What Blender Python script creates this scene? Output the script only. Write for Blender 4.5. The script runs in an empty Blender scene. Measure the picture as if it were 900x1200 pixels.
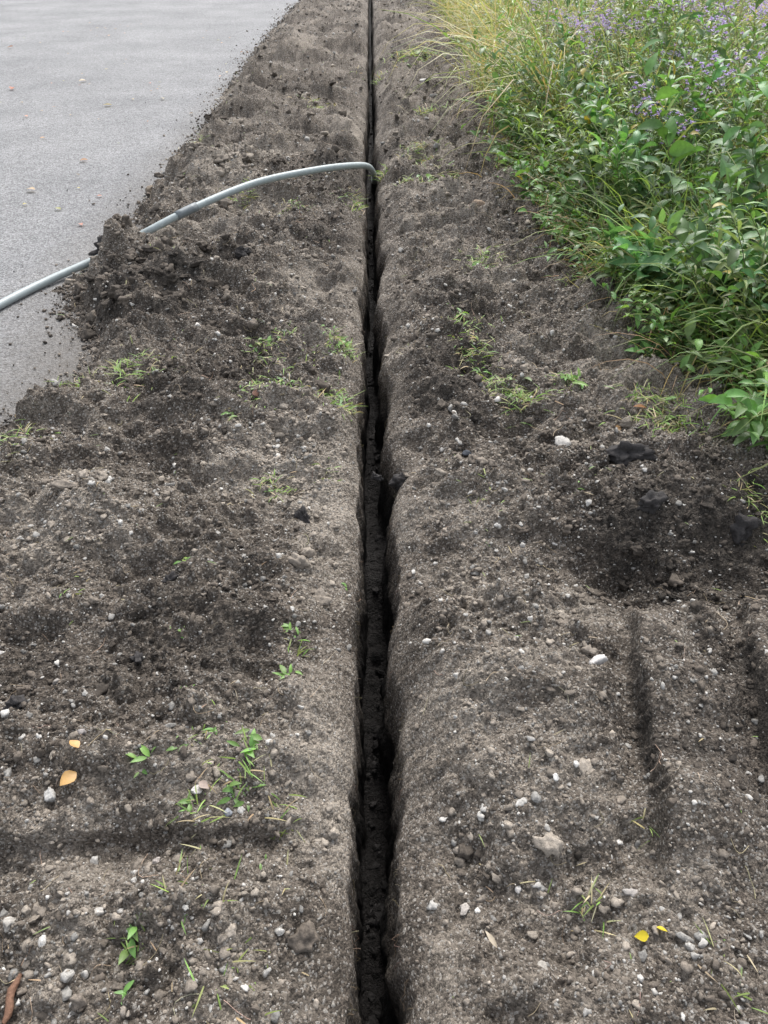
import bpy, bmesh, math, numpy as np
rng=np.random.default_rng(7)
sc=bpy.context.scene
CAMH=1.6; PITCH=math.radians(39); FPX=867.0
SINP,COSP=math.sin(PITCH),math.cos(PITCH)
def P(px,py,z=0.0):
    u=(px-450)/FPX; v=(600-py)/FPX
    t=(CAMH-z)/(SINP-v*COSP)
    return np.array([u*t,(COSP+v*SINP)*t,z])
# ------------------------------------------------------------ noise
def hsh(ix,iy,seed):
    h=(ix.astype(np.int64)*374761393+iy.astype(np.int64)*668265263+seed*974634777)&0xFFFFFFFF
    h=((h^(h>>13))*1274126177)&0xFFFFFFFF
    h=((h^(h>>15))*2246822519)&0xFFFFFFFF
    return (h^(h>>16))/4294967296.0
def perlin(x,y,seed=0):
    x=np.asarray(x,float); y=np.asarray(y,float); x,y=np.broadcast_arrays(x,y)
    ix=np.floor(x); iy=np.floor(y); fx=x-ix; fy=y-iy
    def g(dx,dy):
        a=hsh(ix+dx,iy+dy,seed)*2*math.pi
        return np.cos(a)*(fx-dx)+np.sin(a)*(fy-dy)
    ux=fx*fx*fx*(fx*(fx*6-15)+10); uy=fy*fy*fy*(fy*(fy*6-15)+10)
    return ((g(0,0)*(1-ux)+g(1,0)*ux)*(1-uy)+(g(0,1)*(1-ux)+g(1,1)*ux)*uy)*1.5
def fbm(x,y,o,seed=0):
    s=0;a=1.
    for i in range(o):
        s=s+a*perlin(x*2**i+i*7.3,y*2**i-i*3.1,seed+i); a*=.5
    return s
def clods(x,y,cell,prob,seed):
    X=x/cell;Y=y/cell; ix=np.floor(X);iy=np.floor(Y); out=np.zeros(np.shape(X))
    for dx in(-1,0,1):
        for dy in(-1,0,1):
            cx=ix+dx;cy=iy+dy
            px=cx+hsh(cx,cy,seed);py=cy+hsh(cx,cy,seed+1)
            r=.18+.42*hsh(cx,cy,seed+2)**2
            pr=hsh(cx,cy,seed+3)<prob
            d2=((X-px)**2+(Y-py)**2)/(r*r)
            out=np.maximum(out,np.where(pr,np.sqrt(np.maximum(0,1-d2))*r,0))
    return out*cell
def ss(x,a,b):
    t=np.clip((x-a)/(b-a),0,1); return t*t*(3-2*t)
# ------------------------------------------------------------ terrain function
def Xc(y): return -.008-.0150*y
def lipL(y): return Xc(y)-.056+.018*fbm(y*1.3,0*y+.3,2,11)+.012*fbm(y*8,0*y+.7,4,12)
def lipR(y): return Xc(y)+.066+.022*fbm(y*1.6,0*y+5.3,2,13)+.018*fbm(y*7,0*y+2.7,4,14)+.045*np.exp(-((y-2.2)/.12)**2)
EY=np.array([-400,1.5,2.3,2.65,3.0,3.25,3.6,3.9,4.3,4.7,5.4,8.2,12.9,21,60,400])
EX=np.array([-1.9,-1.75,-1.56,-1.50,-1.37,-1.42,-1.68,-1.76,-1.70,-1.66,-1.72,-1.78,-1.95,-2.0,-2.1,-2.1])
def edgeL(y): return np.interp(y,EY,EX)
VY=np.array([-400,1.2,1.8,2.2,3.0,4.4,6.0,9.5,17.6,25,400])
VX=np.array([2.0,1.85,1.68,1.50,1.34,1.18,1.10,1.14,1.28,1.36,1.5])
def edgeR(y): return np.interp(y,VY,VX)
def Gp(px,py,rx,ry,a):
    p=P(px,py,.05); return (p[0],p[1],rx,ry,a)
BL=[Gp(210,350,.34,.40,.18),Gp(135,312,.15,.20,.22),Gp(250,215,.34,.42,.17),Gp(330,130,.35,.6,.12),Gp(350,60,.4,1.1,.13),Gp(300,95,.2,.5,.10),
    Gp(110,610,.25,.18,.085),Gp(300,690,.25,.16,.04),Gp(610,850,.15,.24,.085),Gp(750,700,.22,.11,-.075),Gp(820,620,.25,.12,.05),
    Gp(600,250,.30,.4,.08),Gp(560,420,.25,.22,.05),Gp(720,390,.2,.25,.10),Gp(590,150,.3,.7,.10),Gp(540,60,.3,1.3,.10),
    Gp(492,572,.07,.10,-.10),Gp(400,720,.09,.25,-.04),Gp(840,500,.25,.18,.08),Gp(90,900,.3,.11,.05),Gp(250,500,.3,.12,.06),Gp(830,755,.16,.06,.05),Gp(620,180,.2,.3,.09)]
r2=np.random.default_rng(3)
for _ in range(190):
    yy=.6+13*r2.random()**1.7; s_=r2.random()<.55
    xx=r2.uniform(-1.5,-.22) if s_ else r2.uniform(.25,1.25)
    rx_,ry_,a_=r2.uniform(.04,.15)*(1+yy*.06),r2.uniform(.03,.10)*(1+yy*.10),r2.uniform(-.025,.055)*(1+.10*yy)
    if yy<1.9: a_*=.55
    BL.append((xx,yy,rx_,ry_,a_))
def seg_uv(x,y,A,B):
    A=np.array(A);B=np.array(B);d=B-A;L=np.hypot(*d);d=d/L
    v=(x-A[0])*d[0]+(y-A[1])*d[1]
    u=(x-A[0])*(-d[1])+(y-A[1])*d[0]
    return u,v,L
TR=(((.650,1.36),(.560,.64),.065,.025),((.965,1.42),(.85,.84),.060,.015))
def trackstep(x,y):
    h=0*x; face=0*x; ins=0*x
    for A,B,st,gr in TR:
        u,v,L=seg_uv(x,y,A,B)
        wob=.012*perlin(v*7,0*v,51)+.006*perlin(v*31,0*v,52)+.004*perlin(v*60,x*60,53)
        w=ss(v,-.04,.05)*ss(L-v,-.02,.14); u=u+wob
        h=h+w*(st*ss(u,-.014,.004)*(1-ss(u,.08,.29))-gr*np.exp(-((u+.04)/.035)**2))
        face=np.maximum(face,w*np.exp(-((u+.006)/.013)**2)); ins=np.maximum(ins,w*ss(u,-.10,-.03)*(1-ss(u,.15,.28)))
    return h,face,ins
def height(x,y,fine=True):
    x=np.asarray(x,float)
    dl=lipL(y)-x; dr=x-lipR(y); left=dl>=dr
    d=np.maximum(np.maximum(dl,dr),0)
    var=1+.6*fbm(y*2.2+left*9.1,0*y,3,21)
    base=-.032+np.where(left,.095*(1-np.exp(-d/.055)),.125*(1-np.exp(-d/.085)))*var
    fade=ss(d,0.0,.14)
    st,_,ins=trackstep(x,y)
    near=.62+.38*ss(y,1.3,3.0)
    n=.050*fbm(x*1.5,y*2.1,2,31)+(.048*fbm(x*4.5+3,y*6.5,3,33)+.046*(.30-np.abs(fbm(x*4.6+1,y*6,3,36))))*near*(1-.6*ins)
    n=n+.032*np.sin(y*5.2+2.6*perlin(x*1.5,y*.8,41)+x*1.5)*ss(y,2.5,4.5)*ss(30-y,0,5)*(.4+.6*ss(d,.05,.3))
    h=base+n*(.22+.78*fade)
    if x.size<200000:
        B_=0
        for gx,gy,rx,ry,a in BL: B_=B_+a*np.exp(-((x-gx)/rx)**2-((y-gy)/ry)**2)
    else:
        B_=np.zeros(x.shape); y1=y[:,0]
        for gx,gy,rx,ry,a in BL:
            r0,r1=np.searchsorted(y1,[gy-3*ry,gy+3*ry])
            B_[r0:r1]+=a*np.exp(-((x[r0:r1]-gx)/rx)**2-((y[r0:r1]-gy)/ry)**2)
    h=h+B_*(.3+.7*fade)+st
    w=ss(x,-1.2,-.8)*ss(-x,.20,.32)
    yy=y-.80-.03*perlin(x*3,0*x,55)-.010*perlin(x*14,0*x,56)-.02*x
    h=h+w*(.030*ss(yy,-.008,.010)*(1-ss(yy,.05,.2))-.018*np.exp(-((yy+.03)/.03)**2))
    if fine:
        nf=.0135*fbm(x*15,y*15,3,61)*(.75+.25*near)+.0055*fbm(x*75,y*75,3,65)
        c=.9*clods(x,y,.045,.4,71)+.9*clods(x+.3,y,.018,.6,75)+.6*clods(x,y+.4,.10,.25,79)+.7*clods(x+.1,y,.009,.6,83)
        h=h+(nf+c*np.clip(.75+1.3*perlin(x*2.6,y*2.6,90),0,1.7))*(.40+.60*fade)*(1-.5*ins)
    e=x-edgeL(y)+.08*fbm(x*3,y*3,3,101)+.05*perlin(x*13,y*13,103)+.02*perlin(x*40,y*40,104)
    T=ss(e,-.05,.30)
    h=(h+.02)*T-.022*(1-T)
    h=h-.04*ss(-e,.05,.3)
    r=x-edgeR(y); R=ss(r,-.3,.5)
    h=h*(1-R)+R*(.06+.05*fbm(x*.8,y*.8,2,111))
    return h
def zsurf(x,y):
    x=np.atleast_1d(np.asarray(x,float));y=np.atleast_1d(np.asarray(y,float))
    h=height(x,y); return np.where(x<-1.2,np.maximum(h,0.004),h)
# ------------------------------------------------------------ mesh helper
def mk(name,V,Fc,mat,col=None,smooth=True,parent=None):
    V=np.asarray(V,np.float32); Fc=np.asarray(Fc,np.int32); m,k=Fc.shape
    me=bpy.data.meshes.new(name); me.vertices.add(len(V)); me.vertices.foreach_set('co',V.ravel())
    me.loops.add(m*k); me.loops.foreach_set('vertex_index',Fc.ravel())
    me.polygons.add(m); me.polygons.foreach_set('loop_start',np.arange(0,m*k,k,dtype=np.int32))
    me.polygons.foreach_set('use_smooth',np.full(m,smooth))
    me.update(calc_edges=True)
    if col is not None:
        ca=me.color_attributes.new('Col','FLOAT_COLOR','POINT')
        c=np.ones((len(V),4),np.float32); c[:,:3]=col[:,:3]; ca.data.foreach_set('color',c.ravel())
    if mat: me.materials.append(mat)
    ob=bpy.data.objects.new(name,me); sc.collection.objects.link(ob)
    if parent: ob.parent=parent
    return ob
class Acc:
    def __init__(s): s.V=[];s.F=[];s.C=[];s.n=0
    def add(s,V,Fc,C):
        s.V.append(V);s.F.append(Fc+s.n);s.C.append(C);s.n+=len(V)
    def make(s,name,mat,smooth=True):
        return mk(name,np.concatenate(s.V),np.concatenate(s.F),mat,np.concatenate(s.C),smooth)
# ------------------------------------------------------------ materials
def newmat(name):
    m=bpy.data.materials.new(name); m.use_nodes=True; nt=m.node_tree
    return m,nt,nt.nodes['Principled BSDF']
def N(nt,t,**k):
    n=nt.nodes.new(t)
    for a,b in k.items(): setattr(n,a,b)
    return n
def math_(nt,op,a,b=None,clamp=False):
    n=nt.nodes.new('ShaderNodeMath'); n.operation=op; n.use_clamp=clamp
    for i,v in enumerate((a,b)):
        if v is None: continue
        if isinstance(v,(int,float)): n.inputs[i].default_value=v
        else: nt.links.new(v,n.inputs[i])
    return n.outputs[0]
def mixc(nt,f,a,b,bt='MIX'):
    n=nt.nodes.new('ShaderNodeMix'); n.data_type='RGBA'; n.blend_type=bt
    for i,v in ((0,f),(6,a),(7,b)):
        if isinstance(v,(int,float)): n.inputs[i].default_value=v
        elif isinstance(v,tuple): n.inputs[i].default_value=(*v,1)
        else: nt.links.new(v,n.inputs[i])
    return n.outputs[2]
def ramp(nt,f,a,b,c0=0,c1=1):
    n=nt.nodes.new('ShaderNodeMapRange'); n.inputs[1].default_value=a;n.inputs[2].default_value=b;n.inputs[3].default_value=c0;n.inputs[4].default_value=c1
    nt.links.new(f,n.inputs[0]); return n.outputs[0]
def coords(nt): return nt.nodes.new('ShaderNodeNewGeometry').outputs['Position']
def noise(nt,co,s,d=4,r=.6):
    n=nt.nodes.new('ShaderNodeTexNoise'); n.inputs['Scale'].default_value=s;n.inputs['Detail'].default_value=d;n.inputs['Roughness'].default_value=r
    nt.links.new(co,n.inputs['Vector']); return n.outputs['Fac']
def voro(nt,co,s,feat='F1'):
    n=nt.nodes.new('ShaderNodeTexVoronoi'); n.feature=feat; n.inputs['Scale'].default_value=s
    nt.links.new(co,n.inputs['Vector']); return n
DARK=(.030,.026,.022); MID=(.112,.094,.077); DRY=(.275,.240,.200)
def grey(nt,g):
    cm=nt.nodes.new('ShaderNodeCombineColor'); [nt.links.new(g,cm.inputs[i]) for i in range(3)]; return cm.outputs[0]
def soil_mat():
    m,nt,bs=newmat('soil'); co=coords(nt); L=nt.links
    at=N(nt,'ShaderNodeAttribute',attribute_name='Col'); sepn=nt.nodes.new('ShaderNodeSeparateColor'); L.new(at.outputs['Color'],sepn.inputs[0])
    dry_shade=sepn.outputs[0]; veg=sepn.outputs[1]  # red channel: soil dryness plus the painted shadow band of the dip
    n1=noise(nt,co,7,6,.65); n2=noise(nt,co,55,5,.7)
    f=math_(nt,'ADD',dry_shade,math_(nt,'MULTIPLY',math_(nt,'SUBTRACT',n1,.5),.9))
    f=math_(nt,'ADD',f,math_(nt,'MULTIPLY',math_(nt,'SUBTRACT',n2,.5),1.3),True)
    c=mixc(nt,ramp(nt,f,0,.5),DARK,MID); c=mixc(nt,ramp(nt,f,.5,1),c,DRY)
    c=mixc(nt,math_(nt,'SUBTRACT',1,ramp(nt,dry_shade,.0,.12),True),c,(.018,.016,.015))
    v=voro(nt,co,230); sv=nt.nodes.new('ShaderNodeSeparateColor'); L.new(v.outputs['Color'],sv.inputs[0])
    c=mixc(nt,1.0,c,grey(nt,ramp(nt,sv.outputs[0],0,1,.5,1.5)),'MULTIPLY')
    gate=ramp(nt,dry_shade,.1,.5,0,1)
    fl=math_(nt,'MULTIPLY',math_(nt,'GREATER_THAN',sv.outputs[1],.90),math_(nt,'MULTIPLY',gate,.75))
    c=mixc(nt,fl,c,(.38,.355,.32))
    v2=voro(nt,co,95); s2=nt.nodes.new('ShaderNodeSeparateColor'); L.new(v2.outputs['Color'],s2.inputs[0])
    fl=math_(nt,'MULTIPLY',math_(nt,'MULTIPLY',math_(nt,'GREATER_THAN',s2.outputs[1],.925),math_(nt,'LESS_THAN',v2.outputs['Distance'],.42)),math_(nt,'MULTIPLY',gate,.8))
    c=mixc(nt,fl,c,(.35,.325,.29))
    vc=mixc(nt,noise(nt,co,9,4),(.02,.024,.010),(.07,.075,.03))
    c=mixc(nt,veg,c,vc)
    L.new(c,bs.inputs['Base Color']); bs.inputs['Specular IOR Level'].default_value=.2
    L.new(ramp(nt,dry_shade,0,.3,.62,.95),bs.inputs['Roughness'])
    hh=math_(nt,'ADD',noise(nt,co,130,6,.75),math_(nt,'MULTIPLY',math_(nt,'SUBTRACT',1,v.outputs['Distance']),.4))
    hh=math_(nt,'ADD',hh,math_(nt,'MULTIPLY',math_(nt,'SUBTRACT',1,v2.outputs['Distance']),.7))
    b=N(nt,'ShaderNodeBump'); b.inputs['Distance'].default_value=.010; b.inputs['Strength'].default_value=1.
    L.new(hh,b.inputs['Height']); L.new(b.outputs[0],bs.inputs['Normal'])
    return m
def attr_mat(name,rough=.9,spec=.2,nscale=150,namp=.5,bump=.002,bscale=200):
    m,nt,bs=newmat(name); co=coords(nt); L=nt.links
    at=N(nt,'ShaderNodeAttribute',attribute_name='Col')
    g=ramp(nt,noise(nt,co,nscale,5,.7),.25,.75,1-namp,1+namp)
    L.new(mixc(nt,1.0,at.outputs['Color'],grey(nt,g),'MULTIPLY'),bs.inputs['Base Color'])
    bs.inputs['Roughness'].default_value=rough; bs.inputs['Specular IOR Level'].default_value=spec
    if bump>0:
        b=N(nt,'ShaderNodeBump'); b.inputs['Distance'].default_value=bump; L.new(noise(nt,co,bscale,5,.7),b.inputs['Height']); L.new(b.outputs[0],bs.inputs['Normal'])
    return m
def leaf_mat(name,tr=.32,rough=.45):
    m,nt,bs=newmat(name); co=coords(nt); L=nt.links
    at=N(nt,'ShaderNodeAttribute',attribute_name='Col')
    g=ramp(nt,noise(nt,co,45,4,.6),.25,.75,.75,1.25)
    c=mixc(nt,1.0,at.outputs['Color'],grey(nt,g),'MULTIPLY')
    L.new(c,bs.inputs['Base Color']); bs.inputs['Roughness'].default_value=rough; bs.inputs['Specular IOR Level'].default_value=.4
    t=nt.nodes.new('ShaderNodeBsdfTranslucent'); L.new(mixc(nt,1.0,c,(1.5,1.5,.7),'MULTIPLY'),t.inputs[0])
    mx=nt.nodes.new('ShaderNodeMixShader'); mx.inputs[0].default_value=tr
    L.new(bs.outputs[0],mx.inputs[1]); L.new(t.outputs[0],mx.inputs[2]); L.new(mx.outputs[0],nt.nodes['Material Output'].inputs[0])
    return m
def road_mat():
    m,nt,bs=newmat('road_surface'); co=coords(nt); L=nt.links
    n1=noise(nt,co,.9,5,.6); n2=noise(nt,co,14,5,.7); n3=noise(nt,co,160,4,.8)
    f=math_(nt,'ADD',math_(nt,'MULTIPLY',n1,.45),math_(nt,'ADD',math_(nt,'MULTIPLY',n2,.3),math_(nt,'MULTIPLY',n3,.4)))
    c=mixc(nt,ramp(nt,f,.42,.72),(.150,.151,.154),(.275,.274,.274))
    v=voro(nt,co,110); s=nt.nodes.new('ShaderNodeSeparateColor'); L.new(v.outputs['Color'],s.inputs[0])
    c=mixc(nt,1.0,c,grey(nt,ramp(nt,s.outputs[0],0,1,.55,1.42)),'MULTIPLY')
    v3=voro(nt,co,42); s3=nt.nodes.new('ShaderNodeSeparateColor'); L.new(v3.outputs['Color'],s3.inputs[0])
    c=mixc(nt,math_(nt,'MULTIPLY',math_(nt,'GREATER_THAN',s3.outputs[1],.90),math_(nt,'LESS_THAN',v3.outputs['Distance'],.35)),c,(.13,.128,.125))
    sx=nt.nodes.new('ShaderNodeSeparateXYZ'); L.new(co,sx.inputs[0])
    d=math_(nt,'ADD',sx.outputs[0],math_(nt,'MULTIPLY',n2,.5))
    d=ramp(nt,d,-1.85,-1.1,0,.8)
    c=mixc(nt,d,c,(.13,.115,.098))
    L.new(c,bs.inputs['Base Color']); bs.inputs['Roughness'].default_value=.9; bs.inputs['Specular IOR Level'].default_value=.25
    b=N(nt,'ShaderNodeBump'); b.inputs['Distance'].default_value=.007; b.inputs['Strength'].default_value=1.
    L.new(math_(nt,'ADD',n3,math_(nt,'MULTIPLY',v.outputs['Distance'],.6)),b.inputs['Height']); L.new(b.outputs[0],bs.inputs['Normal'])
    return m
M_soil=soil_mat(); M_crumb=attr_mat('soil_crumb'); M_road=road_mat(); M_leaf=leaf_mat('leaf'); M_grass=leaf_mat('grass',.28,.55)
M_stem=attr_mat('stem',.7,.3,40,.2,0); M_dry=attr_mat('dry_plant',.85,.2,60,.3,0)
# ------------------------------------------------------------ ground sheet
ys=[.2]
while ys[-1]<26: ys.append(ys[-1]+max(.0042,.8*(ys[-1]**2+2.56)/1184))
t=.12
while ys[-1]<450: ys.append(ys[-1]+t); t*=1.18
yb=[.2];t=.01
while yb[-1]>-60: yb.append(yb[-1]-t); t*=1.15
Y=np.array(yb[::-1][:-1]+ys)
def cols(lim):
    d=[0,.002]
    while d[-1]<lim: d.append(d[-1]+.0044)
    s=.006
    while d[-1]<400: d.append(d[-1]+s); s*=1.18
    return np.array(d)
dL=cols(1.95)[::-1]; dR=cols(1.5)
ny=len(Y); nW=16; nFl=10
LL=lipL(Y);LR=lipR(Y)
Xl=LL[:,None]-dL[None]; Xr=LR[:,None]+dR[None]; Yg=Y[:,None]
Zl=height(Xl,Yg+0*Xl); Zr=height(Xr,Yg+0*Xr)
fw=(np.arange(1,nW+1)/nW)[None]
floor=-.44+.03*fbm(Y*3,0*Y,3,201)+.12*np.exp(-((Y-2.05)/.28)**2)
zl=Zl[:,-1:]; zr=Zr[:,:1]
Zwl=zl+(floor[:,None]-zl)*fw; Zwr=zr+(floor[:,None]-zr)*fw
env=np.sin(np.clip(fw*3.2,0,1)*math.pi/2)
Xwl=LL[:,None]+.018*fw**.7+env*(.011*fbm(Yg*9,Zwl*9,3,210)+.005*fbm(Yg*45,Zwl*45,2,213))
Xwr=LR[:,None]-.036*fw**.6+env*(.014*fbm(Yg*8,Zwr*8+4,3,220)+.005*fbm(Yg*45,Zwr*45,2,223))
ff=(np.arange(1,nFl+1)/(nFl+1))[None]
Xf=Xwl[:,-1:]+(Xwr[:,-1:]-Xwl[:,-1:])*ff
Zf=floor[:,None]+.014*fbm(Xf*14,Yg*14,3,230)+.6*clods(Xf,Yg+0*Xf,.035,.4,235)
X=np.concatenate([Xl,Xwl,Xf,Xwr[:,::-1],Xr],1); Z=np.concatenate([Zl,Zwl,Zf,Zwr[:,::-1],Zr],1)
nx=X.shape[1]; YY=np.repeat(Y[:,None],nx,1)
nl=Xl.shape[1]
def dryness_shade(x,y):
    d=.55+.36*fbm(x*1.3+2,y*1.3,3,301)+.18*fbm(x*6,y*6,3,305)
    for px,py,rx,ry,a in((180,370,.5,.6,-.36),(760,650,.45,.24,-.32),(620,880,.2,.35,.22),(300,560,.4,.5,.0),(390,900,.12,.5,.2),(390,600,.1,.6,.22),  # right dip's shadow band is painted in darker; road-side pile patch darker too
                         (830,900,.22,.35,-.06),(560,350,.25,.9,.14),(250,225,.4,.5,.14),(540,1100,.2,.2,.12),(60,1120,.2,.2,.0),(720,450,.3,.4,.10),(480,600,.1,.5,-.12),(200,620,.4,.15,-.10),(600,150,.3,2,.08)):
        p=P(px,py,.05); d=d+a*np.exp(-((x-p[0])/rx)**2-((y-p[1])/ry)**2)
    return np.maximum(d-.22*trackstep(x,y)[1],.13)
D=dryness_shade(X,YY)
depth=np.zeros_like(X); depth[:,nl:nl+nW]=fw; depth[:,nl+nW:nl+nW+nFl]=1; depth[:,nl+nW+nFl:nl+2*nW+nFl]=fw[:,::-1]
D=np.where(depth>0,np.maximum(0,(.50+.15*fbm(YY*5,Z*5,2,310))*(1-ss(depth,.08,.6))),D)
veg=ss(X-edgeR(YY),-.05,.35); veg=np.maximum(veg,ss(-X,11.0,11.4))
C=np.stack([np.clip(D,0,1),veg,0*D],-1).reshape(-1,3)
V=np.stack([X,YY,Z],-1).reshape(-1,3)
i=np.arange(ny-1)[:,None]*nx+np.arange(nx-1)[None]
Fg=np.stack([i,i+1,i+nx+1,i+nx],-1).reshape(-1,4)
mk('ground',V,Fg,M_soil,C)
# ------------------------------------------------------------ road
rx=np.linspace(-11.2,-1.12,80); ry=np.concatenate([np.linspace(-60,0,30),np.linspace(.3,30,120),np.geomspace(31,440,40)])
RX,RY=np.meshgrid(rx,ry); RZ=.006*fbm(RX*.7,RY*.5,2,401)-.002
nxr=len(rx); i=np.arange(len(ry)-1)[:,None]*nxr+np.arange(nxr-1)[None]
mk('road',np.stack([RX,RY,RZ],-1).reshape(-1,3),np.stack([i,i+1,i+nxr+1,i+nxr],-1).reshape(-1,4),M_road)
# ------------------------------------------------------------ crumbs and stones
def ico(sub):
    bm=bmesh.new(); bmesh.ops.create_icosphere(bm,subdivisions=sub,radius=1)
    v=np.array([x.co[:] for x in bm.verts]); f=np.array([[q.index for q in p.verts] for p in bm.faces]); bm.free(); return v,f
def rocks(acc,pos,size,col,sub,jit=.25,flat=.7):
    v,f=ico(sub); n=len(pos); m=len(v)
    ax=size[:,None]*(1+.35*rng.uniform(-1,1,(n,3))); ax[:,2]*=flat
    W=v[None]*(1+jit*rng.uniform(-1,1,(n,m,1)))
    if sub>=2:
        W=np.repeat(v[None],n,0)
        for q in range(9):
            nn=rng.normal(0,1,(n,1,3)); nn/=np.linalg.norm(nn,axis=-1,keepdims=True); dd=rng.uniform(.55,.9,(n,1,1))
            pr=(W*nn).sum(-1,keepdims=True); W=W-nn*np.maximum(0,pr-dd)
        ph=rng.uniform(0,6,(n,1,3))
        W=W*(1+jit*.25*np.sin(W*4+ph).sum(-1,keepdims=True)+jit*.22*np.sin(W[...,[1,2,0]]*9+ph).sum(-1,keepdims=True)+jit*.18*rng.uniform(-1,1,(n,m,1)))
    W=W*ax[:,None]
    a=rng.uniform(0,2*math.pi,n); tl=rng.uniform(-.6,.6,n)
    c,s=np.cos(tl)[:,None],np.sin(tl)[:,None]
    y=W[...,1]*c-W[...,2]*s; z=W[...,1]*s+W[...,2]*c; x=W[...,0]
    c,s=np.cos(a)[:,None],np.sin(a)[:,None]
    W=np.stack([x*c-y*s,x*s+y*c,z],-1)+pos[:,None]
    Fa=(f[None]+(np.arange(n)*m)[:,None,None]).reshape(-1,3)
    acc.add(W.reshape(-1,3),Fa,np.repeat(col,m,0))
def soilcol(x,y,n):
    d=np.clip(dryness_shade(x,y)+rng.normal(.05,.18,n),0,1)[:,None]
    D0,M0,R0=map(np.array,(DARK,MID,DRY))
    return np.where(d<.5,D0+(M0-D0)*d*2,M0+(R0-M0)*(d-.5)*2)*rng.uniform(.8,1.2,(n,1))
def scatter(n,y0,y1,pw=1.0):
    y=y0+(y1-y0)*rng.random(n)**pw; lo=edgeL(y)-.02; hi=edgeR(y)+.05
    x=lo+(hi-lo)*rng.random(n)
    dens=.5+.6*fbm(x*2.5,y*2.5,3,501)
    k=((x<lipL(y)-.012)|(x>lipR(y)+.012))&(rng.random(n)<dens+.25)
    dl=np.maximum(lipL(y)-x,x-lipR(y)); k&=rng.random(n)<.25+.75*ss(dl,.02,.2)
    return x[k],y[k]
acc=Acc()
for n,y0,y1,s0,s1,sub in((60000,.3,2.2,.0016,.0042,1),(34000,2.0,6,.003,.007,1),(9000,5.5,24,.006,.014,1),
                          (12000,.3,2.4,.004,.011,2),(6000,2.2,7,.006,.016,2),(1700,6,24,.012,.032,2)):
    x,y=scatter(n,y0,y1); n=len(x)
    s=s0+(s1-s0)*rng.random(n)**2.2
    col=soilcol(x,y,n)
    g=rng.random(n)<.20; gv=(.17+.32*rng.random((n,1))**1.6)*np.array([[1,.96,.89]])
    col=np.where(g[:,None],gv,col)
    rocks(acc,np.stack([x,y,zsurf(x,y)+s*.2],-1),s,col,sub,.3 if sub==1 else .5)
x,y=scatter(900,.4,10); n=len(x); s=.010+.024*rng.random(n)**2.6
rocks(acc,np.stack([x,y,zsurf(x,y)+s*.1],-1),s,soilcol(x,y,n),3,.6)
for px,py,rr,m_,sm in((180,350,.3,160,.026),(135,305,.12,60,.026),(760,650,.25,90,.012),(250,220,.3,70,.024)):
    p=P(px,py,.05); x=p[0]+rng.normal(0,rr,m_); y=p[1]+rng.normal(0,rr,m_); k=(x>edgeL(y)+.05)&(x<edgeR(y)); x=x[k];y=y[k];n=len(x)
    s=(.008+sm*rng.random(n)**2)*(1+.05*p[1]); rocks(acc,np.stack([x,y,zsurf(x,y)+s*.1],-1),s,soilcol(x,y,n)*.85,3,.7)
n=3600; y=2.4+18*rng.random(n)**1.6; x=edgeL(y)+.07-.085*rng.exponential(1,n)*rng.uniform(.3,1.3,n)
s=(.002+.006*rng.random(n)**3)*(1+y/14); z=zsurf(x,y)
rocks(acc,np.stack([x,y,z-.002+s*.3],-1),s,soilcol(x,y,n)*1.1,1,.3)
n=700; y=2.4+14*rng.random(n); x=-1.8-3.5*rng.random(n); s=.002+.004*rng.random(n)**2
rocks(acc,np.stack([x,y,.001+s*.3],-1),s,np.repeat(np.array([[.19,.185,.18]]),n,0)*rng.uniform(.5,1.4,(n,1)),1,.28)
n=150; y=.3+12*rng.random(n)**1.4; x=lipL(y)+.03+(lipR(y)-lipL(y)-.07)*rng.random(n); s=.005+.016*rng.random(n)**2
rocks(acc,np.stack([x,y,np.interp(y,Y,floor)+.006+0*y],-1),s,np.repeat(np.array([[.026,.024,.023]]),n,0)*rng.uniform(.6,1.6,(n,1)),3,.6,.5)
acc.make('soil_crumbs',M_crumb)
def single(name,px,py,size,col,sub=4,flat=.65,jit=.7,lift=.1):
    p=P(px,py,.05); a=Acc(); z=zsurf(p[0],p[1])[0]
    rocks(a,np.array([[p[0],p[1],z+size*lift]]),np.array([size]),np.array([col]),sub,jit,flat); return a.make(name,M_crumb)
for px,py,s in((724,566,.060),(128,300,.080),(862,636,.042),(440,545,.02),(470,550,.03),(90,527,.03),(165,782,.018),(355,612,.022),(755,628,.036),(285,322,.035),(30,852,.022),(205,702,.016)):
    single('soil_clod',px,py,s,(.040,.037,.036),lift=.42 if px==724 else .3,flat=.75)
for px,py,s,c in((65,942,.016,(.38,.37,.35)),(689,813,.020,(.44,.42,.40)),(656,540,.026,(.40,.38,.35)),(560,262,.055,(.25,.19,.14)),(176,217,.05,(.16,.13,.10)),(237,945,.012,(.42,.40,.38)),(270,966,.011,(.22,.23,.25)),
   (643,944,.009,(.5,.49,.47)),(70,807,.014,(.25,.23,.21)),(606,1045,.010,(.42,.40,.38)),(634,1140,.012,(.28,.26,.23)),(545,1060,.010,(.34,.31,.28)),(108,892,.012,(.24,.22,.21)),(735,1060,.013,(.27,.25,.23)),(185,1012,.011,(.3,.27,.25)),(600,745,.013,(.26,.24,.21)),(80,1170,.015,(.24,.23,.21)),(545,548,.018,(.05,.055,.065)),(15,1090,.012,(.32,.30,.27)),(120,1080,.010,(.36,.34,.31)),(330,1100,.008,(.40,.38,.35))):
    single('stone',px,py,s,c,3,.65,.3,.35)
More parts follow.
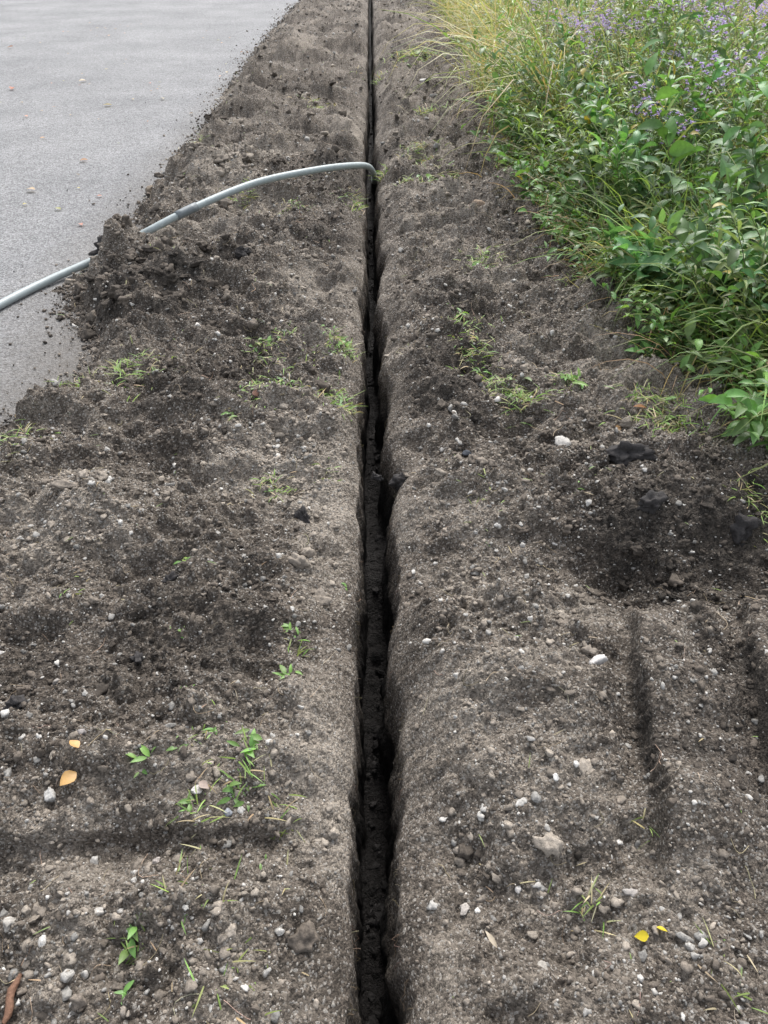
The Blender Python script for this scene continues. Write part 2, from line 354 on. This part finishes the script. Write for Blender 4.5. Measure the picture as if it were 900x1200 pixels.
# ------------------------------------------------------------ ribbons (leaves, blades)
def ribbons(acc,base,az,e0,e1,L,W,prof,col,fold=0.0,roll=None,tipcol=None):
    n=len(base); S=len(prof); pos=base.copy(); Vs=[];Cs=[]
    if roll is None: roll=np.zeros(n)
    h=np.stack([np.cos(az),np.sin(az),0*az],-1); side0=np.stack([-np.sin(az),np.cos(az),0*az],-1)
    for k in range(S):
        t=k/(S-1); e=e0+(e1-e0)*t
        dr=h*np.cos(e)[:,None]+np.array([0,0,1.])*np.sin(e)[:,None]
        up=np.cross(dr,side0); up*=np.where(up[:,2:]<0,-1,1)
        sd=side0*np.cos(roll)[:,None]+up*np.sin(roll)[:,None]
        nm=up*np.cos(roll)[:,None]-side0*np.sin(roll)[:,None]
        w=(W*prof[k])[:,None]*.5
        if fold: Vs+= [pos-sd*w+nm*w*fold,pos.copy(),pos+sd*w+nm*w*fold]
        else: Vs+=[pos-sd*w,pos+sd*w]
        c=col if tipcol is None else col*(1-t)+tipcol*t
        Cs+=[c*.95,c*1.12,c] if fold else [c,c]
        pos=pos+dr*(L/(S-1))[:,None]
    m=len(Vs); V=np.stack(Vs,1).reshape(-1,3); C=np.stack(Cs,1).reshape(-1,3)
    k=3 if fold else 2; f=[]
    for q in range(S-1):
        for j in range(k-1):
            a=q*k+j; f.append([a,a+1,a+k+1,a+k])
    f=np.array(f); acc.add(V,(f[None]+(np.arange(n)*m)[:,None,None]).reshape(-1,4),C)
def tubes(acc,path,rad,col,ns=4):
    n,S,_=path.shape; tg=np.gradient(path,axis=1); tg/=np.linalg.norm(tg,axis=-1,keepdims=True)+1e-9
    ref=np.array([.31,.95,.05]); a=np.cross(tg,ref); a/=np.linalg.norm(a,axis=-1,keepdims=True)+1e-9; b=np.cross(tg,a)
    th=np.arange(ns)*2*math.pi/ns
    V=path[:,:,None]+rad[:,:,None,None]*(a[:,:,None]*np.cos(th)[None,None,:,None]+b[:,:,None]*np.sin(th)[None,None,:,None])
    f=[[q*ns+j,q*ns+(j+1)%ns,(q+1)*ns+(j+1)%ns,(q+1)*ns+j] for q in range(S-1) for j in range(ns)]
    f=np.array(f); m=S*ns
    acc.add(V.reshape(-1,3),(f[None]+(np.arange(n)*m)[:,None,None]).reshape(-1,4),np.repeat(col,m,0))
OV=[.12,.75,1.0,.85,.5,.04]; LAN=[.15,.7,1,.85,.5,.05]; BLD=[.7,1,.95,.8,.5,.05]
def varc(c,n,v=.25,hue=.12):
    c=np.array(c)[None]*rng.uniform(1-v,1+v,(n,1)); return np.clip(c*(1+hue*rng.uniform(-1,1,(n,3))),0,1)
# ------------------------------------------------------------ roadside vegetation
def plants(accL,accS,bx,by,H,lean,M,Ll,ratio,col,t0=.15,droop=.9,fold=.35,stemc=(.14,.17,.07),srad=.003,up=.35):
    n=len(bx); S=8; t=np.linspace(0,1,S)[None,:,None]
    base=np.stack([bx,by,height(bx,by,False)-.01],-1)
    wob=rng.normal(0,.06,(n,1,3)); wob[...,2]=0
    path=base[:,None]+np.array([0,0,1.])*t*(H[:,None,None])*(1-.12*t)+lean[:,None]*t**1.8*H[:,None,None]+wob*np.sin(t*3.3)*H[:,None,None]
    tubes(accS,path,(srad*(1.1-.8*t[...,0]))*np.ones((n,1)),varc(stemc,n))
    tt=t0+(1-t0)*(np.arange(M)[None]+rng.random((n,M))*.8)/M; tt=np.clip(tt,0,1)
    q=tt*(S-1); i0=np.minimum(q.astype(int),S-2); fr=(q-i0)[...,None]; ar=np.arange(n)[:,None]
    pos=path[ar,i0]*(1-fr)+path[ar,i0+1]*fr
    az=rng.uniform(0,6.28,(n,1))+np.arange(M)[None]*2.4+rng.normal(0,.4,(n,M))
    L=Ll[:,None]*(1.15-.6*np.abs(tt-.45)*1.3)*rng.uniform(.5,1.25,(n,M)); L=np.maximum(L,.02)
    N_=n*M; e0=up+rng.normal(0,.38,N_)+.5*tt.ravel()**3; e1=e0-droop*rng.uniform(.5,1.5,N_)
    cc=np.repeat(varc(col,n,.30,.15),M,0)*rng.uniform(.7,1.3,(N_,1))
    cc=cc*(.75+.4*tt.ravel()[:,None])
    yl=rng.random((N_,1))<.006; cc=np.where(yl,np.array([[.30,.24,.05]]),cc)
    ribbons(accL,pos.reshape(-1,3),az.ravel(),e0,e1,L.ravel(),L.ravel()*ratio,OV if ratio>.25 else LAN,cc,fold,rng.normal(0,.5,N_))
    return path
def vegpos(n,y0,y1,depth,pw=1.0,off=0.,clump=0):
    y=y0+(y1-y0)*rng.random(n)**pw; x=edgeR(y)+off+depth*rng.random(n)**1.3+.09*rng.normal(0,1,n)
    if clump:
        k=rng.random(n)<.5+1.8*perlin(x*1.3,y*1.3,clump); x=x[k];y=y[k]
    return x,y
def hmod(x,y): return np.clip(1+.85*perlin(x*1.1,y*.9,77)+.35*perlin(x*3,y*3,78),.4,1.8)
accL=Acc();accS=Acc();flow=Acc()
def leanv(n,x,y,k=.35,r=.28):
    f=np.exp(-np.maximum(0,x-edgeR(y))/.5)
    return np.stack([-k*f-.05+rng.normal(0,r,n),rng.normal(-.08,r,n),0*x],-1)
x,y=vegpos(1150,2.7,8.0,2.4,1.2,.06,5); n=len(x); r=x-edgeR(y)
plants(accL,accS,x,y,(rng.uniform(.38,.7,n)+.40*ss(r,0,.7))*hmod(x,y),leanv(n,x,y),20,rng.uniform(.06,.12,n),.42,(.085,.160,.058))
x,y=vegpos(260,7,24,4.5,1.3,.5,6); n=len(x)
plants(accL,accS,x,y,rng.uniform(.6,1.0,n)*hmod(x,y),leanv(n,x,y,.2),18,rng.uniform(.07,.12,n),.36,(.12,.19,.07))
x,y=vegpos(1500,2.3,9.0,3.6,1.2,.10,7); n=len(x); r=x-edgeR(y)
pa=plants(accL,accS,x,y,(rng.uniform(.45,.75,n)+.45*ss(r,.1,1.))*hmod(x,y),leanv(n,x,y),30,rng.uniform(.07,.13,n),.15,(.175,.245,.080),droop=1.3)
x,y=vegpos(900,8,26,5.5,1.4,.3,8); n=len(x)
pb=plants(accL,accS,x,y,rng.uniform(.7,1.2,n)*hmod(x,y),leanv(n,x,y,.2),24,rng.uniform(.07,.12,n),.15,(.20,.245,.095),droop=1.2)
x,y=vegpos(480,2.0,7,.45,1.2,-.10); n=len(x)
plants(accL,accS,x,y,rng.uniform(.10,.38,n),leanv(n,x,y,.6,.4),12,rng.uniform(.05,.10,n),.38,(.10,.19,.055),up=.2)
for px,py,H,ln in((800,330,1.1,(-.15,-.10,0)),(735,300,.75,(-.35,-.1,0)),(700,250,.7,(-.2,-.1,0)),(850,360,.9,(-.1,.1,0)),(760,380,.5,(-.4,-.2,0)),(870,430,.6,(-.4,-.15,0)),(790,260,1.1,(-.1,0,0))):
    p=P(px,py,.05)
    for q in range(4):
        b=p[:2]+rng.normal(0,.07,2)
        plants(accL,accS,np.array([b[0]]),np.array([b[1]]),np.array([H*rng.uniform(.8,1.1)]),np.array([ln])+rng.normal(0,.14,(1,3))*[1,1,0],26,np.array([.14]),.42,(.090,.180,.066))
n=30; y=rng.uniform(3.2,6,n); x=edgeR(y)+rng.uniform(-.05,.2,n)
plants(accL,accS,x,y,rng.uniform(.4,.7,n),np.stack([rng.uniform(-.9,-.3,n),rng.normal(-.2,.2,n),-.3+0*x],-1),9,np.full(n,.05),.2,(.22,.20,.11),stemc=(.38,.35,.24),srad=.003)
accL.make('roadside_herbs',M_leaf); accS.make('herb_stems',M_stem)
def blooms(tips,n,spd,size,col,pet=9):
    m=len(tips); k=rng.integers(0,m,n); c=tips[k]+rng.normal(0,1,(n,3))*np.array([spd,spd,spd*.6])+[0,0,spd*.6]
    for j in range(pet):
        az=np.full(n,j*2*math.pi/pet)+rng.normal(0,.1,n)
        ribbons(flow,c,az,np.full(n,.5)+rng.normal(0,.4,n),np.full(n,.1),np.full(n,size),np.full(n,size*.5),[.5,1,.2],varc(col,n,.2,.1))
tp=pa[:,-1]; ra=tp[:,0]-edgeR(tp[:,1])
sel=tp[(ra>.3)&(tp[:,1]>4.2)&(perlin(tp[:,0]*1.2,tp[:,1]*1.2,91)>-.02)&(tp[:,2]>.6)]
blooms(sel,3200,.05,.017,(.36,.27,.64))
tq=pb[:,-1]; sel=tq[(tq[:,1]<16)&(tq[:,0]>1.7)&(perlin(tq[:,0]*1,tq[:,1],92)>.0)]; blooms(sel,2400,.06,.022,(.36,.28,.62),7)
sel=tp[(ra>.3)&(tp[:,1]>4.5)&(rng.random(len(tp))<.12)]; blooms(sel,1200,.05,.010,(.50,.42,.08),5)
sel=tq[rng.random(len(tq))<.12]; blooms(sel,1600,.07,.012,(.50,.42,.08),5)
flow.make('wildflower_blooms',M_leaf)
g=Acc()
def blades(x,y,L,W,col,az=None,e0=1.35,e1=-.2,tip=None,z=None,er=.2):
    n=len(x); b=np.stack([x,y,(height(x,y,False)-.01) if z is None else z],-1)
    az=rng.uniform(0,6.28,n) if az is None else az
    a=np.full(n,e0)+rng.normal(0,er,n)
    ribbons(g,b,az,a,np.full(n,e1)+rng.normal(0,.6,n),L,W,BLD,col,0,rng.normal(0,.6,n),tip)
x,y=vegpos(4600,1.5,7,1.2,1.1,.04,11); n=len(x)
blades(x,y,rng.uniform(.25,.85,n),rng.uniform(.005,.011,n),varc((.22,.28,.10),n,.35,.2),rng.normal(math.pi,1.5,n),1.3,-.4,er=.35)
x,y=vegpos(5200,1.3,4.2,1.2,1,.03,12); n=len(x)
blades(x,y,rng.uniform(.30,.8,n),rng.uniform(.006,.015,n),varc((.20,.275,.09),n,.4,.2),rng.normal(math.pi*1.1,1.5,n),1.35,-.8,er=.35)
x,y=vegpos(3000,1.3,6.5,.6,1,-.10); n=len(x)
blades(x,y,rng.uniform(.12,.45,n),rng.uniform(.003,.006,n),varc((.40,.30,.16),n,.4,.2),rng.normal(math.pi,1.5,n),.8,-.9,er=.5)
x,y=vegpos(15000,6.2,26,1.8,1.3,-.12,13); n=len(x)
mixt=rng.random((n,1))<.58; c=np.where(mixt,varc((.42,.37,.22),n),varc((.22,.27,.10),n))
blades(x,y,rng.uniform(.5,1.25,n)*hmod(x,y),rng.uniform(.007,.014,n),c,rng.normal(math.pi,1.6,n),1.4,-.7,er=.28)
x,y=vegpos(6000,4,26,6,1,.3,14); n=len(x)
blades(x,y,rng.uniform(.8,1.4,n),rng.uniform(.006,.011,n),varc((.27,.29,.13),n,.3,.2),None,1.4,.0)
g.make('tall_grass',M_grass)
g=Acc(); n=5000; y=rng.uniform(-4,40,n); x=-11.25-2*rng.random(n)**1.5
blades(x,y,rng.uniform(.08,.35,n),rng.uniform(.004,.01,n),varc((.10,.16,.04),n)); g.make('verge_grass',M_grass)
# ------------------------------------------------------------ tufts on the soil
g=Acc(); wl=Acc()
def tuft(px,py,n,L,sprd,kind='g'):
    p=P(px,py,.06); n=int(n*1.7); x=p[0]+rng.normal(0,sprd,n); y=p[1]+rng.normal(0,sprd*1.3,n)
    k=(x<lipL(y)-.005)|(x>lipR(y)+.005); x=x[k];y=y[k];n=len(x)
    if n==0:return
    z=zsurf(x,y)+.002; Ls=L*rng.uniform(.4,1.3,n)
    col=varc((.20,.29,.08),n,.3,.15); d=rng.random((n,1))<.3; col=np.where(d,varc((.38,.33,.19),n),col)
    b=np.stack([x,y,z],-1)
    if kind=='g': ribbons(g,b,rng.uniform(0,6.28,n),rng.uniform(.0,.9,n),rng.uniform(-.7,.3,n),Ls,np.full(n,.0030)*(1+p[1]*.15),BLD,col,0,rng.normal(0,.5,n))
    else: ribbons(wl,b,rng.uniform(0,6.28,n),rng.uniform(.1,.8,n),rng.uniform(-.6,.1,n),Ls*1.1,Ls*rng.uniform(.28,.5,n),OV,varc((.14,.25,.07),n),.3,rng.normal(0,.4,n))
for a in((155,450,70,.07,.07),(20,520,50,.06,.06),(320,405,50,.05,.06),(400,412,70,.06,.05),(320,465,60,.05,.06),(395,470,50,.06,.05),(320,572,30,.04,.03),(345,770,8,.04,.012),
  (290,920,18,.045,.03),(240,965,16,.045,.03),(330,965,12,.045,.03),(225,1050,10,.04,.03),(155,1115,8,.04,.015),(560,318,80,.06,.06),(545,400,70,.05,.05),(555,430,70,.05,.04),(580,465,60,.05,.04),(610,482,70,.07,.04),
  (665,468,20,.05,.03),(765,505,150,.06,.07),(790,520,60,.06,.05),(490,75,180,.12,.16),(500,140,120,.10,.10),(495,190,100,.08,.08),(520,213,80,.08,.06),(480,228,60,.07,.05),(235,172,50,.07,.05),(290,238,40,.06,.04),
  (345,250,40,.05,.05),(690,1072,12,.04,.018),(845,1165,8,.045,.03),(420,240,50,.07,.05),(440,90,60,.1,.1),(415,230,40,.06,.06),(205,330,12,.05,.03),(370,130,50,.08,.1),(670,352,40,.06,.04),(870,612,40,.05,.04),(260,1165,18,.04,.05),(755,985,4,.05,.01),
  (640,225,50,.08,.06),(560,600,8,.04,.03),(90,455,20,.05,.04),(445,205,40,.10,.03),(340,430,30,.04,.05),(380,560,10,.04,.03),(250,870,6,.03,.02),(300,500,16,.03,.05),(100,700,6,.03,.03)):
    tuft(*a)
for a in((345,752,6,.035,.01),(342,803,6,.03,.012),(300,900,7,.03,.02),(258,880,3,.022,.008),(175,918,4,.028,.012),(285,940,8,.035,.015),(225,962,4,.028,.01),(218,675,3,.025,.006),(155,1110,4,.03,.01),(150,1172,3,.03,.006),
   (228,835,2,.015,.01),(400,410,14,.04,.04),(310,405,10,.035,.03),(395,468,10,.04,.03),(665,465,10,.05,.025),(600,470,10,.04,.03),(212,755,3,.015,.01),(325,575,4,.03,.01),(276,512,3,.03,.02),(545,380,10,.04,.03),(560,440,12,.035,.03),(405,675,2,.015,.005),(310,1028,2,.012,.01),(215,900,2,.02,.01),
   (670,300,26,.07,.05),(650,290,14,.07,.04),(765,510,6,.04,.04),(690,590,3,.02,.03),(500,215,14,.05,.06),(490,75,24,.08,.12),(500,140,16,.07,.08),(560,320,10,.04,.05),(330,460,6,.035,.03),(300,490,3,.03,.02)):
    tuft(*a,kind='w')
x,y=scatter(1300,.4,14,pw=1.3); n=len(x); c=np.where(rng.random((n,1))<.5,varc((.17,.24,.07),n,.3),varc((.34,.28,.17),n,.3))
ribbons(g,np.stack([x,y,zsurf(x,y)+.003],-1),rng.uniform(0,6.28,n),rng.uniform(0,.6,n),rng.uniform(-.5,.2,n),rng.uniform(.010,.035,n)*(1+y*.1),np.full(n,.0022)*(1+y*.14),BLD,c)
g.make('grass_tufts',M_grass); wl.make('weed_leaves',M_leaf)
# straw, rootlets
st=Acc(); x,y=scatter(1400,.35,7,pw=1.4); n=len(x); z=zsurf(x,y); S=7; t=np.linspace(0,1,S)
az=rng.uniform(0,6.28,n); L=rng.uniform(.012,.06,n)*(1+.15*y); cv=rng.normal(0,.25,n)
px_=x[:,None]+np.cos(az)[:,None]*t*L[:,None]-np.sin(az)[:,None]*cv[:,None]*L[:,None]*np.sin(t*3.1)
py_=y[:,None]+np.sin(az)[:,None]*t*L[:,None]+np.cos(az)[:,None]*cv[:,None]*L[:,None]*np.sin(t*3.1)
pz_=zsurf(px_.ravel(),py_.ravel()).reshape(n,S)+.003; pz_=np.clip(pz_,z[:,None]-.01,z[:,None]+.02)
tubes(st,np.stack([px_,py_,pz_],-1),np.full((n,S),.0006)*(1+.2*y[:,None]),varc((.34,.27,.19),n,.4,.1),3)
n=220; y=.4+7*rng.random(n)**1.3; sd=rng.random(n)<.5; x=np.where(sd,lipL(y),lipR(y)); L=rng.uniform(.02,.05,n)
dx=np.where(sd,1,-1)*.012
pp=np.stack([x[:,None]+dx[:,None]*np.sin(t*2)+rng.normal(0,.003,(n,S)),y[:,None]+rng.normal(0,.5,(n,1))*L[:,None]*t,-.02-L[:,None]*t**1.5],-1)
tubes(st,pp,np.full((n,S),.0005)*(1+.15*y[:,None]),varc((.15,.115,.08),n,.3),3)
st.make('dry_straw',M_dry)
fl=Acc()
def fleaf(px,py,L,c,r=.6):
    p=P(px,py,.05); z=zsurf(p[0],p[1])[0]+.008
    ribbons(fl,np.array([[p[0],p[1],z]]),rng.uniform(0,6.28,1),np.array([.25]),np.array([-.2]),np.array([L]),np.array([L*r]),OV,np.array([c]),.25,rng.normal(0,.3,1))
for a in((100,928,.042,(.50,.30,.11),.75),(108,912,.03,(.50,.30,.12),.8),(752,1112,.028,(.60,.48,.03),.7),(760,1104,.020,(.55,.42,.03),.6),(240,940,.03,(.4,.32,.28)),(306,498,.05,(.14,.06,.035)),(265,302,.06,(.25,.10,.06)),
   (30,215,.08,(.45,.33,.22)),(12,100,.1,(.3,.10,.05)),(130,118,.09,(.4,.3,.12)),(92,182,.07,(.35,.2,.12)),(52,452,.05,(.35,.12,.06)),(8,52,.1,(.3,.12,.05)),(190,110,.07,(.4,.33,.2)),(100,90,.1,(.35,.28,.2)),(690,228,.06,(.4,.28,.06)),(750,508,.05,(.3,.14,.06)),(720,520,.04,(.25,.15,.07)),(580,1120,.035,(.4,.34,.26),.3),(900,520,.06,(.35,.08,.04)),(885,505,.06,(.4,.12,.05)),(218,676,.022,(.25,.36,.08),.9)): fleaf(*a)
n=140; y=2.5+14*rng.random(n); x=-1.9-5*rng.random(n)
ribbons(fl,np.stack([x,y,0*x+.008],-1),rng.uniform(0,6.28,n),np.full(n,.2),np.full(n,-.2),rng.uniform(.02,.06,n),rng.uniform(.012,.035,n),OV,varc((.34,.22,.12),n,.4,.3),.25)
fl.make('fallen_leaves',M_leaf)
p=P(21,1178,.03); a=Acc(); z=zsurf(p[0],p[1])[0]
path=np.array([[[p[0]+.004*math.sin(q*1.3),p[1]-.04+.013*q,z+.012+.001*q] for q in range(7)]])
tubes(a,path,np.array([[.004,.007,.008,.0075,.008,.006,.003]]),np.array([[.16,.09,.06]]),7); a.make('bark_stick',M_crumb)
# ------------------------------------------------------------ conduit
def cat(pts,k=10):
    pts=np.array(pts); pts=np.vstack([2*pts[0]-pts[1],pts,2*pts[-1]-pts[-2]]); out=[]
    for q in range(1,len(pts)-2):
        p0,p1,p2,p3=pts[q-1:q+3]
        for s in np.linspace(0,1,k,endpoint=False): out.append(.5*((2*p1)+(-p0+p2)*s+(2*p0-5*p1+4*p2-p3)*s*s+(-p0+3*p1-3*p2+p3)*s**3))
    out.append(pts[-2]); return np.array(out)
m,nt,bs=newmat('grey_conduit_plastic'); co=coords(nt)
nt.links.new(mixc(nt,noise(nt,co,25,6,.7),(.18,.21,.21),(.36,.41,.41)),bs.inputs['Base Color']); bs.inputs['Roughness'].default_value=.5
M_pipe=m; R=.021
ctrl=[P(-260,505,.022),P(-120,425,.022),P(0,357,.024),P(60,327,.026),P(120,300,.06),P(175,270,.17),P(230,242,.24),P(300,214,.28),P(370,199,.28),P(412,194,.25),P(431,195,.18),P(438,204,.06),P(439,212,-.10),P(438,212,-.24),P(437,205,-.37)]
emp=bpy.data.objects.new('conduit_pipe',None); sc.collection.objects.link(emp)
cl=cat(ctrl)
def pipe(name,cl,R,mat):
    a=Acc(); tubes(a,cl[None],np.full((1,len(cl)),R),np.zeros((1,3)),20)
    o=a.make(name,mat); o.parent=emp
    md=o.modifiers.new('wall','SOLIDIFY'); md.thickness=.002; md.offset=-1
pipe('pipe_run',cl,R,M_pipe)
m2,nt2,b2=newmat('coupling_plastic'); b2.inputs['Roughness'].default_value=.5; co=coords(nt2); nt2.links.new(mixc(nt2,noise(nt2,co,30,4),(.10,.12,.125),(.17,.19,.2)),b2.inputs['Base Color'])
u=cl[:,0]/(cl[:,1]*COSP+(CAMH-cl[:,2])*SINP)*FPX+450
k=np.where((u>205)&(u<234)&(cl[:,2]>.1))[0]; pipe('coupling',cl[k],R*1.22,m2)
# ------------------------------------------------------------ light, world, camera
w=bpy.data.worlds.new('World'); sc.world=w; w.use_nodes=True; nt=w.node_tree; bg=nt.nodes['Background']
sky=nt.nodes.new('ShaderNodeTexSky'); sky.sky_type='NISHITA'; sky.sun_disc=False; sky.sun_elevation=math.radians(52); sky.sun_rotation=math.radians(12); sky.dust_density=3
hs=nt.nodes.new('ShaderNodeHueSaturation'); hs.inputs['Saturation'].default_value=.32; hs.inputs['Value'].default_value=2.5
nt.links.new(sky.outputs[0],hs.inputs['Color']); nt.links.new(hs.outputs[0],bg.inputs[0]); bg.inputs[1].default_value=.15
sl=bpy.data.lights.new('sun','SUN'); sl.energy=3.0; sl.angle=math.radians(22); sl.color=(1,.975,.94)
so=bpy.data.objects.new('sun',sl); sc.collection.objects.link(so); so.rotation_euler=(math.radians(-38),0,math.radians(-12))
cam=bpy.data.cameras.new('camera'); cam.sensor_fit='VERTICAL'; cam.sensor_height=36; cam.lens=26; cam.clip_end=2000; cam.clip_start=.02
co_=bpy.data.objects.new('camera',cam); sc.collection.objects.link(co_); co_.location=(0,0,CAMH); co_.rotation_euler=(math.pi/2-PITCH,0,0); sc.camera=co_
sc.view_settings.view_transform='Standard'; sc.view_settings.look='None'; sc.view_settings.exposure=0
